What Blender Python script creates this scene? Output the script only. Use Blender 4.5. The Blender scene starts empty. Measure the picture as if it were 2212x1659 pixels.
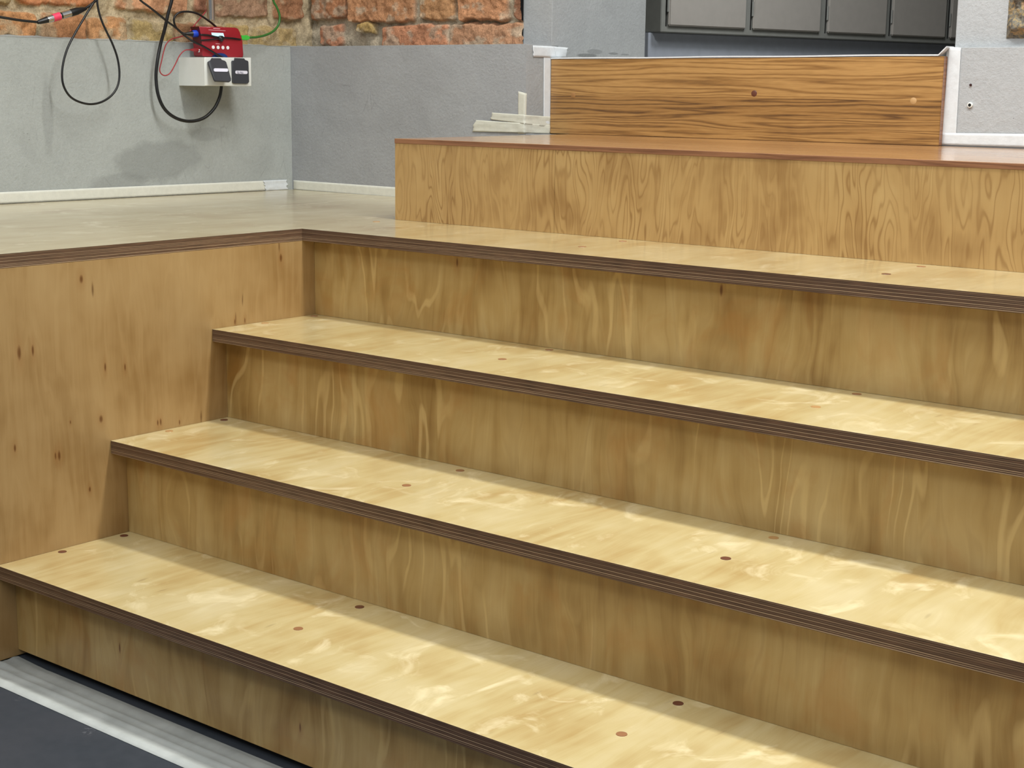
import bpy, bmesh, math, random
import numpy as np
from mathutils import Vector, Matrix, noise as mnoise

# ------------------------------------------------------------------ camera
SC = bpy.context.scene
FPX = 3324.73
YAW, PITCH, ROLL = 0.678398, -0.189541, 0.0119419
CAM = np.array([2.484137, -1.550803, 1.078754])
def _basis():
    cy, sy, cp, sp = math.cos(YAW), math.sin(YAW), math.cos(PITCH), math.sin(PITCH)
    fwd = np.array([-sy*cp, cy*cp, sp]); right = np.array([cy, sy, 0.0]); up = np.cross(right, fwd)
    cr, sr = math.cos(ROLL), math.sin(ROLL)
    return right*cr + up*sr, -right*sr + up*cr, fwd
RGT, UPV, FWD = _basis()
cd = bpy.data.cameras.new('camera'); cam = bpy.data.objects.new('camera', cd)
SC.collection.objects.link(cam); SC.camera = cam
cd.sensor_width = 36.0; cd.lens = FPX*36.0/2212.0; cd.clip_start = 0.05; cd.clip_end = 60
M = Matrix.Identity(4)
for i in range(3):
    M[i][0], M[i][1], M[i][2], M[i][3] = RGT[i], UPV[i], -FWD[i], CAM[i]
cam.matrix_world = M

# ------------------------------------------------------------------ light
W = bpy.data.worlds.new('world'); SC.world = W; W.use_nodes = True
bg = W.node_tree.nodes['Background']; bg.inputs[0].default_value = (0.93, 0.97, 1.0, 1); bg.inputs[1].default_value = 0.20
def area(name, loc, target, sx, sy, power, col=(1, 1, 1)):
    l = bpy.data.lights.new(name, 'AREA'); l.shape = 'RECTANGLE'; l.size = sx; l.size_y = sy; l.energy = power; l.color = col
    o = bpy.data.objects.new(name, l); SC.collection.objects.link(o); o.location = loc
    d = Vector(target) - Vector(loc); o.rotation_euler = d.to_track_quat('-Z', 'Y').to_euler()
    return o
area('ceiling_lamp_stairs', (1.9, 0.80, 3.05), (1.9, 0.74, 0), 3.2, 0.20, 78, (1.0, 1.0, 0.94))
area('ceiling_lamp_hall', (1.3, -2.6, 3.0), (1.0, 0.6, 0.4), 3.0, 0.8, 22, (0.97, 1.0, 1.0))
area('ceiling_light_field', (1.4, -1.1, 3.35), (1.4, -1.1, 0), 4.6, 3.6, 78, (0.96, 1.0, 1.0))
area('cabinet_fill_light', (0.35, 2.75, 2.3), (-0.45, 3.2, 1.3), 0.3, 0.3, 8)  # added fill that brightens the cabinet doors, no known lamp there
SC.view_settings.view_transform = 'Standard'; SC.view_settings.look = 'None'
SC.view_settings.gamma = 1; SC.view_settings.use_curve_mapping = False
SC.view_settings.exposure = 0.30

# ------------------------------------------------------------------ measuring helpers
def ray(u, v):
    return RGT*(u-1106)/FPX + UPV*(829.5-v)/FPX + FWD
def on_plane(u, v, n, p0, off=0.0):
    n = np.array(n, float); d = ray(u, v)
    s = (np.dot(n, p0) + off - np.dot(n, CAM))/np.dot(n, d)
    return CAM + s*d
def on_x(u, v, x0): return on_plane(u, v, (1, 0, 0), (x0, 0, 0))
def on_y(u, v, y0): return on_plane(u, v, (0, 1, 0), (0, y0, 0))
def on_z(u, v, z0): return on_plane(u, v, (0, 0, 1), (0, 0, z0))

# ------------------------------------------------------------------ mesh helpers
COL = SC.collection
def link_mesh(name, verts, faces, mats, parent=None, fmat=None, smooth=False, origin=(0, 0, 0)):
    me = bpy.data.meshes.new(name)
    o3 = np.array(origin, float)
    me.from_pydata([tuple(np.array(v, float)-o3) for v in verts], [], [tuple(f) for f in faces])
    if not isinstance(mats, (list, tuple)): mats = [mats]
    for m in mats: me.materials.append(m)
    if fmat is not None:
        for p, i in zip(me.polygons, fmat): p.material_index = i
    if smooth:
        me.polygons.foreach_set('use_smooth', [True]*len(me.polygons))
    me.update()
    o = bpy.data.objects.new(name, me); COL.objects.link(o)
    if parent is not None:
        o.parent = parent
        o.location = Vector(origin) - world_loc(parent)
    else:
        o.location = origin
    return o
def world_loc(o):
    l = Vector((0, 0, 0))
    while o is not None:
        l += o.location; o = o.parent
    return l
def from_bm(name, bm, mats, parent=None, smooth=False, origin=None):
    bmesh.ops.recalc_face_normals(bm, faces=bm.faces)
    me = bpy.data.meshes.new(name)
    org = Vector(origin) if origin is not None else (world_loc(parent) if parent is not None else Vector((0, 0, 0)))
    bmesh.ops.translate(bm, verts=bm.verts, vec=-org)
    bm.to_mesh(me); bm.free()
    if not isinstance(mats, (list, tuple)): mats = [mats]
    for m in mats: me.materials.append(m)
    if smooth: me.polygons.foreach_set('use_smooth', [True]*len(me.polygons))
    o = bpy.data.objects.new(name, me); COL.objects.link(o)
    if parent is not None:
        o.parent = parent; o.location = org - world_loc(parent)
    else: o.location = org
    return o
def bm_box(bm, x0, x1, y0, y1, z0, z1, bev=0.0, seg=2):
    r = bmesh.ops.create_cube(bm, size=1.0)
    vs = r['verts']
    for v in vs:
        v.co = Vector((x0+(v.co.x+.5)*(x1-x0), y0+(v.co.y+.5)*(y1-y0), z0+(v.co.z+.5)*(z1-z0)))
    if bev > 0:
        es = list({e for v in vs for e in v.link_edges})
        bmesh.ops.bevel(bm, geom=es, offset=bev, segments=seg, profile=0.6, affect='EDGES')
def box(name, x0, x1, y0, y1, z0, z1, mats, parent=None, bev=0.0, edge_mat=False, seg=2, origin=None):
    bm = bmesh.new(); bm_box(bm, x0, x1, y0, y1, z0, z1, bev, seg)
    if edge_mat:
        bm.normal_update()
        for f in bm.faces:
            f.material_index = 1 if abs(f.normal.z) < 0.5 else 0
    return from_bm(name, bm, mats, parent, origin=origin)
def catmull(P, n=8):
    P = [np.array(p, float) for p in P]; Q = [2*P[0]-P[1]] + P + [2*P[-1]-P[-2]]; out = []
    for i in range(1, len(Q)-2):
        for k in range(n):
            t = k/n
            out.append(0.5*((2*Q[i]) + (-Q[i-1]+Q[i+1])*t + (2*Q[i-1]-5*Q[i]+4*Q[i+1]-Q[i+2])*t*t + (-Q[i-1]+3*Q[i]-3*Q[i+1]+Q[i+2])*t**3))
    out.append(P[-1]); return out
def tube(name, pts, r, mat, parent=None, n=8, seg=10, raw=False, tap=None):
    P = pts if raw else catmull(pts, n)
    V = []; F = []
    T = [P[min(i+1, len(P)-1)]-P[max(i-1, 0)] for i in range(len(P))]
    T = [t/(np.linalg.norm(t)+1e-12) for t in T]
    a = np.cross(T[0], (0.31, 0.2, 0.9)); a /= np.linalg.norm(a)
    for i, p in enumerate(P):
        a = a - T[i]*np.dot(a, T[i]); a /= np.linalg.norm(a); b = np.cross(T[i], a)
        rr = r if tap is None else tap[i]
        for k in range(seg):
            th = 2*math.pi*k/seg
            V.append(p + rr*(a*math.cos(th)+b*math.sin(th)))
    for i in range(len(P)-1):
        for k in range(seg):
            F.append((i*seg+k, i*seg+(k+1) % seg, (i+1)*seg+(k+1) % seg, (i+1)*seg+k))
    F.append(tuple(range(seg))[::-1]); F.append(tuple((len(P)-1)*seg+k for k in range(seg)))
    org = world_loc(parent) if parent is not None else Vector(P[0])
    return link_mesh(name, V, F, mat, parent, smooth=True, origin=org)
def lathe(name, A, B, prof, mat, parent=None, seg=20):
    """prof: (fraction along A->B, radius) list"""
    A = np.array(A, float); B = np.array(B, float)
    P = [A+(B-A)*f for f, _ in prof]
    T = (B-A)/np.linalg.norm(B-A); a = np.cross(T, (0.3, 0.2, 0.9)); a /= np.linalg.norm(a); b = np.cross(T, a)
    V = []; F = []
    for p, (_, r) in zip(P, prof):
        for k in range(seg):
            th = 2*math.pi*k/seg; V.append(p+r*(a*math.cos(th)+b*math.sin(th)))
    for i in range(len(P)-1):
        for k in range(seg):
            F.append((i*seg+k, i*seg+(k+1) % seg, (i+1)*seg+(k+1) % seg, (i+1)*seg+k))
    F.append(tuple(range(seg))[::-1]); F.append(tuple((len(P)-1)*seg+k for k in range(seg)))
    org = world_loc(parent) if parent is not None else Vector(A)
    o = link_mesh(name, V, F, mat, parent, origin=org)
    for p in o.data.polygons: p.use_smooth = len(p.vertices) == 4
    try: o.data.set_sharp_from_angle(angle=math.radians(35))
    except Exception: pass
    return o
def prism(name, outline, n, back, mat, parent=None, bev=0.0, seg=3, origin=None, smooth=False):
    """outline of world points (front face), extruded by -n*back"""
    bm = bmesh.new(); n = np.array(n, float)
    f = [bm.verts.new(Vector(p)) for p in outline]; g = [bm.verts.new(Vector(np.array(p)-n*back)) for p in outline]
    ff = bm.faces.new(f); bm.faces.new(g[::-1])
    k = len(f)
    for i in range(k): bm.faces.new((f[i], g[i], g[(i+1) % k], f[(i+1) % k]))
    if bev > 0:
        bmesh.ops.bevel(bm, geom=list(ff.edges), offset=bev, segments=seg, profile=0.6, affect='EDGES')
    o = from_bm(name, bm, mat, parent, origin=origin, smooth=smooth)
    if smooth:
        try: o.data.set_sharp_from_angle(angle=math.radians(40))
        except Exception: pass
    return o
def thing(name, label, cat, loc=(0, 0, 0), group=None):
    o = bpy.data.objects.new(name, None); o.empty_display_size = 0.05; COL.objects.link(o); o.location = loc
    return tag(o, label, cat, group)
def tag(o, label, cat, group=None, kind=None):
    o['label'] = label; o['category'] = cat
    if group: o['group'] = group
    if kind: o['kind'] = kind
    return o
def struct(o): o['kind'] = 'structure'; return o

# ------------------------------------------------------------------ materials
def lin(c):
    return tuple(((x/255)/12.92 if x/255 <= 0.04045 else ((x/255+0.055)/1.055)**2.4) for x in c) + (1.0,)
class NT:
    def __init__(s, name, coat=0.0, rough=0.5, spec=0.5, metal=0.0):
        s.m = bpy.data.materials.new(name); s.m.use_nodes = True; s.t = s.m.node_tree; s.b = s.t.nodes['Principled BSDF']
        s.b.inputs['Roughness'].default_value = rough; s.b.inputs['Metallic'].default_value = metal
        s.b.inputs['Coat Weight'].default_value = coat; s.b.inputs['Specular IOR Level'].default_value = spec
    def set(s, sock, v):
        if hasattr(v, 'is_output') or isinstance(v, bpy.types.NodeSocket): s.t.links.new(v, sock)
        elif v is not None: sock.default_value = v
    def coord(s, scale=(1, 1, 1), loc=(0, 0, 0), rot=(0, 0, 0), src=None):
        if src is None:
            if not hasattr(s, '_tc'): s._tc = s.t.nodes.new('ShaderNodeTexCoord')
            src = s._tc.outputs['Object']
        mp = s.t.nodes.new('ShaderNodeMapping'); s.t.links.new(src, mp.inputs[0])
        mp.inputs['Location'].default_value = loc; mp.inputs['Scale'].default_value = scale; mp.inputs['Rotation'].default_value = rot
        return mp.outputs[0]
    def noise(s, vec, scale=5, detail=4, rough=0.5, dist=0.0, color=False):
        n = s.t.nodes.new('ShaderNodeTexNoise'); s.t.links.new(vec, n.inputs['Vector'])
        n.inputs['Scale'].default_value = scale; n.inputs['Detail'].default_value = detail
        n.inputs['Roughness'].default_value = rough; n.inputs['Distortion'].default_value = dist
        return n.outputs['Color'] if color else n.outputs['Fac']
    def voro(s, vec, scale=5, rnd=1.0, feature='F1'):
        n = s.t.nodes.new('ShaderNodeTexVoronoi'); s.t.links.new(vec, n.inputs['Vector']); n.feature = feature
        n.inputs['Scale'].default_value = scale; n.inputs['Randomness'].default_value = rnd
        return n.outputs
    def math(s, op, a, b=None, c=None, clamp=False):
        n = s.t.nodes.new('ShaderNodeMath'); n.operation = op; n.use_clamp = clamp
        s.set(n.inputs[0], a)
        if b is not None: s.set(n.inputs[1], b)
        if c is not None: s.set(n.inputs[2], c)
        return n.outputs[0]
    def vmath(s, op, a, b=None, scale=None):
        n = s.t.nodes.new('ShaderNodeVectorMath'); n.operation = op; s.set(n.inputs[0], a)
        if b is not None: s.set(n.inputs[1], b)
        if scale is not None: s.set(n.inputs['Scale'], scale)
        return n.outputs['Value'] if op in ('LENGTH', 'DISTANCE', 'DOT_PRODUCT') else n.outputs[0]
    def ramp(s, fac, stops, mode='LINEAR'):
        n = s.t.nodes.new('ShaderNodeValToRGB'); s.set(n.inputs[0], fac); e = n.color_ramp.elements; n.color_ramp.interpolation = mode
        while len(e) < len(stops): e.new(0.5)
        for el, (p, c) in zip(e, stops):
            el.position = p; el.color = (c, c, c, 1) if isinstance(c, (int, float)) else c
        return n.outputs[0]
    def mix(s, fac, a, b, mode='MIX'):
        n = s.t.nodes.new('ShaderNodeMix'); n.data_type = 'RGBA'; n.blend_type = mode
        s.set(n.inputs['Factor'], fac); s.set(n.inputs['A'] if False else n.inputs[6], a); s.set(n.inputs[7], b)
        return n.outputs[2]
    def sep(s, vec):
        n = s.t.nodes.new('ShaderNodeSeparateXYZ'); s.t.links.new(vec, n.inputs[0]); return n.outputs
    def comb(s, x, y, z):
        n = s.t.nodes.new('ShaderNodeCombineXYZ')
        for i, v in enumerate((x, y, z)): s.set(n.inputs[i], v)
        return n.outputs[0]
    def attr(s, name):
        n = s.t.nodes.new('ShaderNodeAttribute'); n.attribute_name = name; return n.outputs['Color']
    def bump(s, h, strength=0.3, dist=0.002):
        n = s.t.nodes.new('ShaderNodeBump'); s.set(n.inputs['Height'], h)
        n.inputs['Strength'].default_value = strength; n.inputs['Distance'].default_value = dist
        s.t.links.new(n.outputs[0], s.b.inputs['Normal']); return n.outputs[0]
    def base(s, c): s.set(s.b.inputs['Base Color'], c)

def plain(name, rgb, rough=0.5, metal=0.0, coat=0.0, var=0.06):
    n = NT(name, rough=rough, metal=metal, coat=coat)
    c = lin(rgb); nz = n.noise(n.coord(), 35, 4)
    f = n.ramp(nz, [(0.3, 1-var), (0.7, 1+var)])
    n.base(n.mix(1.0, c, f, 'MULTIPLY')); return n.m

def plywood(name, axis, seed, c_light, c_mid, c_dark, figure=1.0, knots=(), dashes=0.0, glare_clouds=0.0, lines=0.0, streaks=0.0, coat=0.6, coat_rough=0.12, band=26.0, rough=0.38, wiggle=0.05):
    """axis: direction of the grain 'z' (risers) or 'y' (treads); pattern laid over the board's face"""
    n = NT(name, coat=coat, rough=rough)
    n.b.inputs['Coat Roughness'].default_value = coat_rough
    X, Y, Z = n.sep(n.coord(loc=(seed*1.37, 0, 0)))[:3]
    if axis == 'z':      # face spanned by x(+y) and z
        across = n.math('ADD', X, n.math('MULTIPLY', Y, 1.0)); along = Z
    else:
        across = X; along = Y
    sd = float(seed)
    p1 = n.comb(n.math('MULTIPLY', across, 5.0), n.math('MULTIPLY', along, 2.0), sd)
    w = n.noise(p1, 1.0, 2, 0.5)                       # slow warp
    w2 = n.noise(n.comb(n.math('MULTIPLY', across, 13.0), n.math('MULTIPLY', along, 3.0), sd+3), 1.0, 3, 0.55)
    ac2 = n.math('ADD', across, n.math('ADD', n.math('MULTIPLY', w, wiggle*2.6), n.math('MULTIPLY', w2, wiggle)))
    fig = n.noise(n.comb(n.math('MULTIPLY', ac2, 9.0), n.math('MULTIPLY', along, 1.3), sd+7), 1.0, 3, 0.55)
    rings = n.math('SINE', n.math('MULTIPLY', fig, band*2.6))
    r1 = n.ramp(n.math('MULTIPLY_ADD', rings, 0.5, 0.5), [(0.0, 0.0), (0.55, 0.35), (0.86, 0.62), (1.0, 1.0)])
    fib = n.noise(n.comb(n.math('MULTIPLY', ac2, 260.0), n.math('MULTIPLY', along, 9.0), sd), 1.0, 3, 0.6)
    fib2 = n.noise(n.comb(n.math('MULTIPLY', ac2, 60.0), n.math('MULTIPLY', along, 3.0), sd+11), 1.0, 3, 0.6)
    blot = n.noise(n.comb(n.math('MULTIPLY', ac2, 7.0), n.math('MULTIPLY', along, 5.0), sd+5), 1.0, 3, 0.55)
    v = n.math('ADD', n.math('MULTIPLY', r1, 0.34*figure), n.math('MULTIPLY', n.math('SUBTRACT', blot, 0.5), 1.5))
    v = n.math('ADD', v, n.math('MULTIPLY', n.math('SUBTRACT', fib, 0.5), 0.25))
    v = n.math('ADD', v, n.math('MULTIPLY', n.math('SUBTRACT', fib2, 0.5), 0.45))
    col = n.ramp(n.math('ADD', v, 0.36), [(0.0, lin(c_dark)), (0.42, lin(c_mid)), (1.0, lin(c_light))])
    if lines:
        l = n.math('SINE', n.math('MULTIPLY', fig, band*5.5))
        lf = n.ramp(n.math('MULTIPLY_ADD', l, 0.5, 0.5), [(0.0, 1.0), (0.16, 0.25), (0.4, 0.0)])
        mk = n.ramp(n.noise(n.comb(n.math('MULTIPLY', across, 5.0), n.math('MULTIPLY', along, 3.0), sd+17), 1.0, 2), [(0.38, 0.25), (0.62, 1.0)])
        col = n.mix(n.math('MULTIPLY', n.math('MULTIPLY', lf, mk), lines), col, lin(c_dark))
    if streaks:
        ls = n.math('SINE', n.math('MULTIPLY', n.noise(n.comb(n.math('MULTIPLY', ac2, 7.0), n.math('MULTIPLY', along, 1.1), sd+37), 1.0, 2, 0.5), 58.0))
        lm = n.ramp(n.math('MULTIPLY_ADD', ls, 0.5, 0.5), [(0.90, 0.0), (0.985, 1.0)])
        mk2 = n.ramp(n.noise(n.comb(n.math('MULTIPLY', across, 6.0), n.math('MULTIPLY', along, 4.0), sd+43), 1.0, 2), [(0.42, 0.0), (0.60, 1.0)])
        col = n.mix(n.math('MULTIPLY', n.math('MULTIPLY', lm, mk2), streaks), col, lin(tuple(min(255, int(c*1.12)) for c in c_light)))
        ob_ = n.noise(n.comb(n.math('MULTIPLY', ac2, 11.0), n.math('MULTIPLY', along, 7.0), sd+51), 1.0, 4, 0.6, 0.8)
        col = n.mix(n.math('MULTIPLY', n.ramp(ob_, [(0.50, 0.0), (0.70, 1.0)]), streaks*1.0), col, lin((164, 116, 56)))
    if glare_clouds:  # pale cloudy patches, partly glare spots put into the colour
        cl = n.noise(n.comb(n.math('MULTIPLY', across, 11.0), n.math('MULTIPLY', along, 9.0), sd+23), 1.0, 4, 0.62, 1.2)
        col = n.mix(n.math('MULTIPLY', n.ramp(cl, [(0.56, 0.0), (0.72, 1.0)]), glare_clouds), col, lin(tuple(min(255, c+20) for c in c_light)))
    if dashes:
        dn = n.voro(n.comb(n.math('MULTIPLY', ac2, 48.0), n.math('MULTIPLY', along, 9.0), sd+29), 1.0)
        dm = n.ramp(dn[0], [(0.06, 1.0), (0.16, 0.0)])
        rnd = n.ramp(n.sep(dn[1])[0], [(0.66, 0.0), (0.85, 1.0)])
        col = n.mix(n.math('MULTIPLY', n.math('MULTIPLY', dm, rnd), dashes), col, lin((92, 58, 28)))
    for (ka, kl, ra, rl) in knots:
        da = n.math('DIVIDE', n.math('SUBTRACT', n.math('ADD', across, n.math('MULTIPLY', n.math('SUBTRACT', fib2, 0.5), 0.006)), ka), ra)
        dl = n.math('DIVIDE', n.math('SUBTRACT', along, kl), rl)
        d = n.math('SQRT', n.math('ADD', n.math('MULTIPLY', da, da), n.math('MULTIPLY', dl, dl)))
        col = n.mix(n.ramp(d, [(0.0, 1.0), (0.45, 0.85), (1.0, 0.0)]), col, lin((84, 48, 20)))
        col = n.mix(n.math('MULTIPLY', n.ramp(n.math('MULTIPLY', d, 0.33), [(0.2, 1.0), (1.0, 0.0)]), 0.3), col, lin((140, 92, 44)))
    n.base(col)
    hb = n.noise(n.comb(n.math('MULTIPLY', across, 30.0), n.math('MULTIPLY', along, 14.0), sd), 1.0, 3)
    n.bump(n.math('ADD', n.math('MULTIPLY', fib2, 0.5), hb), 0.10, 0.0012)
    return n.m

def ply_edge(name, seed=0.0):
    n = NT(name, coat=0.25, rough=0.5)
    X, Y, Z = n.sep(n.coord())[:3]
    al = n.math('ADD', X, Y)
    wob = n.noise(n.comb(n.math('MULTIPLY', al, 6.0), n.math('MULTIPLY', Z, 40.0), seed), 1.0, 3)
    zz = n.math('ADD', Z, n.math('MULTIPLY', n.math('SUBTRACT', wob, 0.5), 0.0012))
    s = n.math('SINE', n.math('MULTIPLY', zz, 2*math.pi/0.00285))
    ln = n.ramp(n.math('MULTIPLY_ADD', s, 0.5, 0.5), [(0.58, 0.0), (0.9, 1.0)])
    pick = n.noise(n.comb(n.math('MULTIPLY', al, 1.4), n.math('MULTIPLY', Z, 330.0), seed+4), 1.0, 2)
    low = n.ramp(n.math('MULTIPLY_ADD', Z, -34.0, 0.0), [(0.05, 0.35), (0.75, 1.0)])
    f = n.math('MULTIPLY', n.math('MULTIPLY', ln, n.ramp(pick, [(0.40, 0.12), (0.60, 1.0)])), low)
    fib = n.noise(n.comb(n.math('MULTIPLY', al, 22.0), n.math('MULTIPLY', Z, 900.0), seed), 1.0, 3)
    dk = n.ramp(fib, [(0.3, lin((50, 32, 22))), (0.7, lin((104, 74, 54)))])
    n.base(n.mix(f, dk, lin((188, 160, 128))))
    return n.m

def oak(name, axis, seed, c1, c2, c3, stave=0.044, coat=0.5, tones=None):
    """grain along X; staves across `axis`"""
    n = NT(name, coat=coat, rough=0.4); n.b.inputs['Coat Roughness'].default_value = 0.14
    X, Y, Z = n.sep(n.coord(loc=(seed, 0, 0)))[:3]
    T = n.math('ADD', Z if axis == 'z' else Y, 0.031)
    k = n.math('FLOOR', n.math('DIVIDE', T, stave))
    kx = n.math('ADD', X, n.math('MULTIPLY', k, 0.37))
    tone = n.noise(n.comb(n.math('MULTIPLY', k, 7.31), n.math('MULTIPLY', seed, 0.31), seed), 1.0, 0)
    if tones: tone = n.ramp(n.math('MULTIPLY_ADD', k, 1/len(tones), 0.5/len(tones)), [(i/len(tones), t) for i, t in enumerate(tones)], 'CONSTANT')
    tw = n.math('ADD', T, n.math('MULTIPLY', n.noise(n.comb(n.math('MULTIPLY', X, 3.0), n.math('MULTIPLY', T, 9.0), n.math('MULTIPLY', k, 3.1)), 1.0, 2), 0.022))
    fig = n.noise(n.comb(n.math('MULTIPLY', X, 0.7), n.math('MULTIPLY', tw, 24.0), n.math('MULTIPLY', k, 5.7)), 1.0, 2)
    l = n.math('MULTIPLY_ADD', n.math('SINE', n.math('MULTIPLY', fig, 80.0)), 0.5, 0.5)
    fib = n.noise(n.comb(n.math('MULTIPLY', X, 26.0), n.math('MULTIPLY', tw, 520.0), seed), 1.0, 3)
    v = n.math('ADD', n.math('MULTIPLY', n.math('POWER', l, 0.6), 0.40), n.math('MULTIPLY', fib, 0.5))
    v = n.math('ADD', v, n.math('MULTIPLY', n.math('SUBTRACT', tone, 0.5), 0.9))
    col = n.ramp(v, [(0.1, lin(c3)), (0.42, lin(c2)), (0.85, lin(c1))])
    jf = n.math('FRACT', n.math('DIVIDE', T, stave))
    col = n.mix(n.math('MULTIPLY', n.ramp(jf, [(0.0, 1.0), (0.03, 0.0)]), 0.35), col, lin(c3))
    n.base(col)
    n.bump(l, 0.08, 0.0006)
    return n.m

def plaster(name, rgb, seed=0.0, stain=0.0, var=0.10, fine=1.0, patches=()):
    n = NT(name, rough=0.92, spec=0.2)
    c = n.coord(loc=(seed, seed*0.7, 0))
    big = n.noise(c, 3.2, 4, 0.6, 0.6); mid = n.noise(c, 16, 5, 0.65, 0.3); fin = n.noise(c, 130, 4, 0.7); vf = n.noise(c, 420, 3, 0.7)
    f = n.math('ADD', n.math('MULTIPLY', n.math('SUBTRACT', big, 0.5), 2.2*var), n.math('MULTIPLY', n.math('SUBTRACT', mid, 0.5), 1.8*var))
    f = n.math('ADD', f, n.math('MULTIPLY', n.math('SUBTRACT', fin, 0.5), 1.5*var*fine))
    f = n.math('ADD', f, n.math('MULTIPLY', n.math('SUBTRACT', vf, 0.5), 1.2*var*fine))
    col = n.mix(1.0, lin(rgb), n.ramp(n.math('ADD', f, 0.5), [(0.0, 0.55), (0.5, 1.0), (1.0, 1.45)]), 'MULTIPLY')
    # hairline scratches
    sc = n.voro(n.coord(scale=(20, 20, 6), loc=(seed, 0, 0)), 1.0, 1.0, 'DISTANCE_TO_EDGE')
    msk = n.ramp(n.noise(c, 9, 2), [(0.58, 0.0), (0.68, 1.0)])
    col = n.mix(n.math('MULTIPLY', n.math('MULTIPLY', n.ramp(sc[0], [(0.0, 1.0), (0.018, 0.0)]), msk), 0.22), col, lin((70, 68, 64)))
    sp = n.voro(c, 60); spf = n.math('MULTIPLY', n.ramp(sp[0], [(0.05, 1.0), (0.09, 0.0)]), n.ramp(n.sep(sp[1])[0], [(0.90, 0.0), (0.93, 1.0)]))
    col = n.mix(n.math('MULTIPLY', spf, 0.5), col, lin((66, 62, 58)))
    if stain:
        st = n.noise(n.coord(loc=(seed+2.13, 0.4, 0.1)), 2.6, 3, 0.5, 0.4)
        col = n.mix(n.math('MULTIPLY', n.ramp(st, [(0.56, 0.0), (0.62, 1.0)]), stain), col, lin(tuple(int(x*0.83) for x in rgb)))
    if patches:
        _, PY, PZ = n.sep(n.coord())[:3]
        for (py, pz, ry, rz, st_) in patches:
            a = n.math('DIVIDE', n.math('SUBTRACT', PY, py), ry); b = n.math('DIVIDE', n.math('SUBTRACT', PZ, pz), rz)
            d = n.math('SQRT', n.math('ADD', n.math('MULTIPLY', a, a), n.math('MULTIPLY', b, b)))
            d = n.math('ADD', d, n.math('MULTIPLY', n.math('SUBTRACT', n.noise(c, 9, 4, 0.6), 0.5), 1.1))
            col = n.mix(n.math('MULTIPLY', n.ramp(d, [(0.72, 1.0), (1.0, 0.0)]), st_), col, lin(tuple(int(x*0.78) for x in rgb)))
    n.base(col)
    n.bump(n.math('ADD', n.math('MULTIPLY', mid, 0.8), n.math('MULTIPLY', fin, 0.6)), 0.6, 0.004)
    return n.m

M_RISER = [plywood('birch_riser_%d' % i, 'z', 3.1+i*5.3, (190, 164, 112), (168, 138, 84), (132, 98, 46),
                   figure=0.75, glare_clouds=0.0, lines=0.25, streaks=0.45, knots=kn, wiggle=0.05, band=12.0, coat=0.35, coat_rough=0.3)
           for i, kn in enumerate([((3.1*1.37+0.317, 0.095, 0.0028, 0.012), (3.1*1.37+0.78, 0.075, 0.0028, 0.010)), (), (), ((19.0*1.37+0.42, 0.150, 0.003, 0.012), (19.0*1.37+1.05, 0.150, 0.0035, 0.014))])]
M_BOXP = plywood('birch_grained', 'z', 41.0, (194, 162, 108), (178, 143, 90), (136, 98, 50), figure=0.35, lines=0.8, band=32.0, wiggle=0.035, coat=0.4, coat_rough=0.25)
M_TREAD = [plywood('birch_tread_%d' % i, 'y', 61.3+i*4.7, *([(216, 202, 162), (199, 180, 130), (178, 149, 94)] if i < 4 else [(200, 186, 150), (184, 167, 124), (164, 138, 92)]), figure=0.5, glare_clouds=0.7, lines=0.14,
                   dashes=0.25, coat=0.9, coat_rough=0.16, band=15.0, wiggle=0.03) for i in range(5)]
Y_S = lambda u, v: tuple(on_x(u, v, 0.0)[1:])
_kn = []
for (u, v, a, b) in [(42, 762, .006, .022), (71, 757, .004, .017), (227, 793, .003, .014), (270, 793, .003, .012), (219, 905, .006, .012), (120, 985, .003, .012), (128, 984, .005, .016),
                     (341, 913, .003, .010), (348, 911, .003, .012), (388, 912, .003, .009), (194, 1057, .004, .009), (175, 603, .006, .013), (607, 557, .006, .014), (32, 968, .004, .012),
                     (508, 695, .003, .010), (529, 692, .003, .010), (152, 912, .002, .006)]:
    y, z = Y_S(u, v); _kn.append((90.0*1.37+y, z, a*0.8, b*0.75))
M_SIDE = plywood('birch_side', 'z', 90.0, (180, 150, 104), (166, 134, 88), (140, 106, 60), figure=0.3, knots=_kn, dashes=0.75, lines=0.1, wiggle=0.02, coat=0.3, coat_rough=0.3)
M_EDGE = ply_edge('plywood_edge')
M_OAK = oak('oak_panel', 'z', 2.0, (186, 144, 86), (144, 104, 54), (88, 58, 26), tones=(0.5, 0.46, 0.36, 0.56, 0.6))
M_OAKT = oak('oak_top', 'y', 7.0, (190, 146, 96), (158, 112, 66), (116, 76, 42), stave=0.09, coat=0.9)
M_OAKE = oak('oak_edge', 'z', 11.0, (150, 104, 72), (122, 80, 54), (86, 54, 36), stave=0.2, coat=0.2)
M_PLUG = [plain('plug_dark', (96, 50, 34), 0.5, coat=0.5), plain('plug_brown', (146, 100, 66), 0.5, coat=0.5), plain('plug_light', (176, 134, 84), 0.5, coat=0.5), plain('plug_oak_light', (186, 148, 100), 0.5), plain('plug_oak', (150, 108, 62), 0.5)]
M_PL_L = plaster('plaster_left', (168, 172, 170), 0.0, stain=0.25, var=0.11, fine=2.2, patches=((1.20, 0.868, 0.17, 0.06, 0.5), (1.07, 0.81, 0.10, 0.035, 0.4), (1.38, 0.94, 0.08, 0.02, 0.3), (0.86, 1.00, 0.02, 0.12, 0.35)))
M_PL_B = plaster('plaster_back', (158, 160, 163), 5.0, stain=0.15, var=0.09, fine=2.0)
M_PL_R = plaster('plaster_right', (174, 177, 180), 9.0, var=0.10, fine=2.0)
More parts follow.
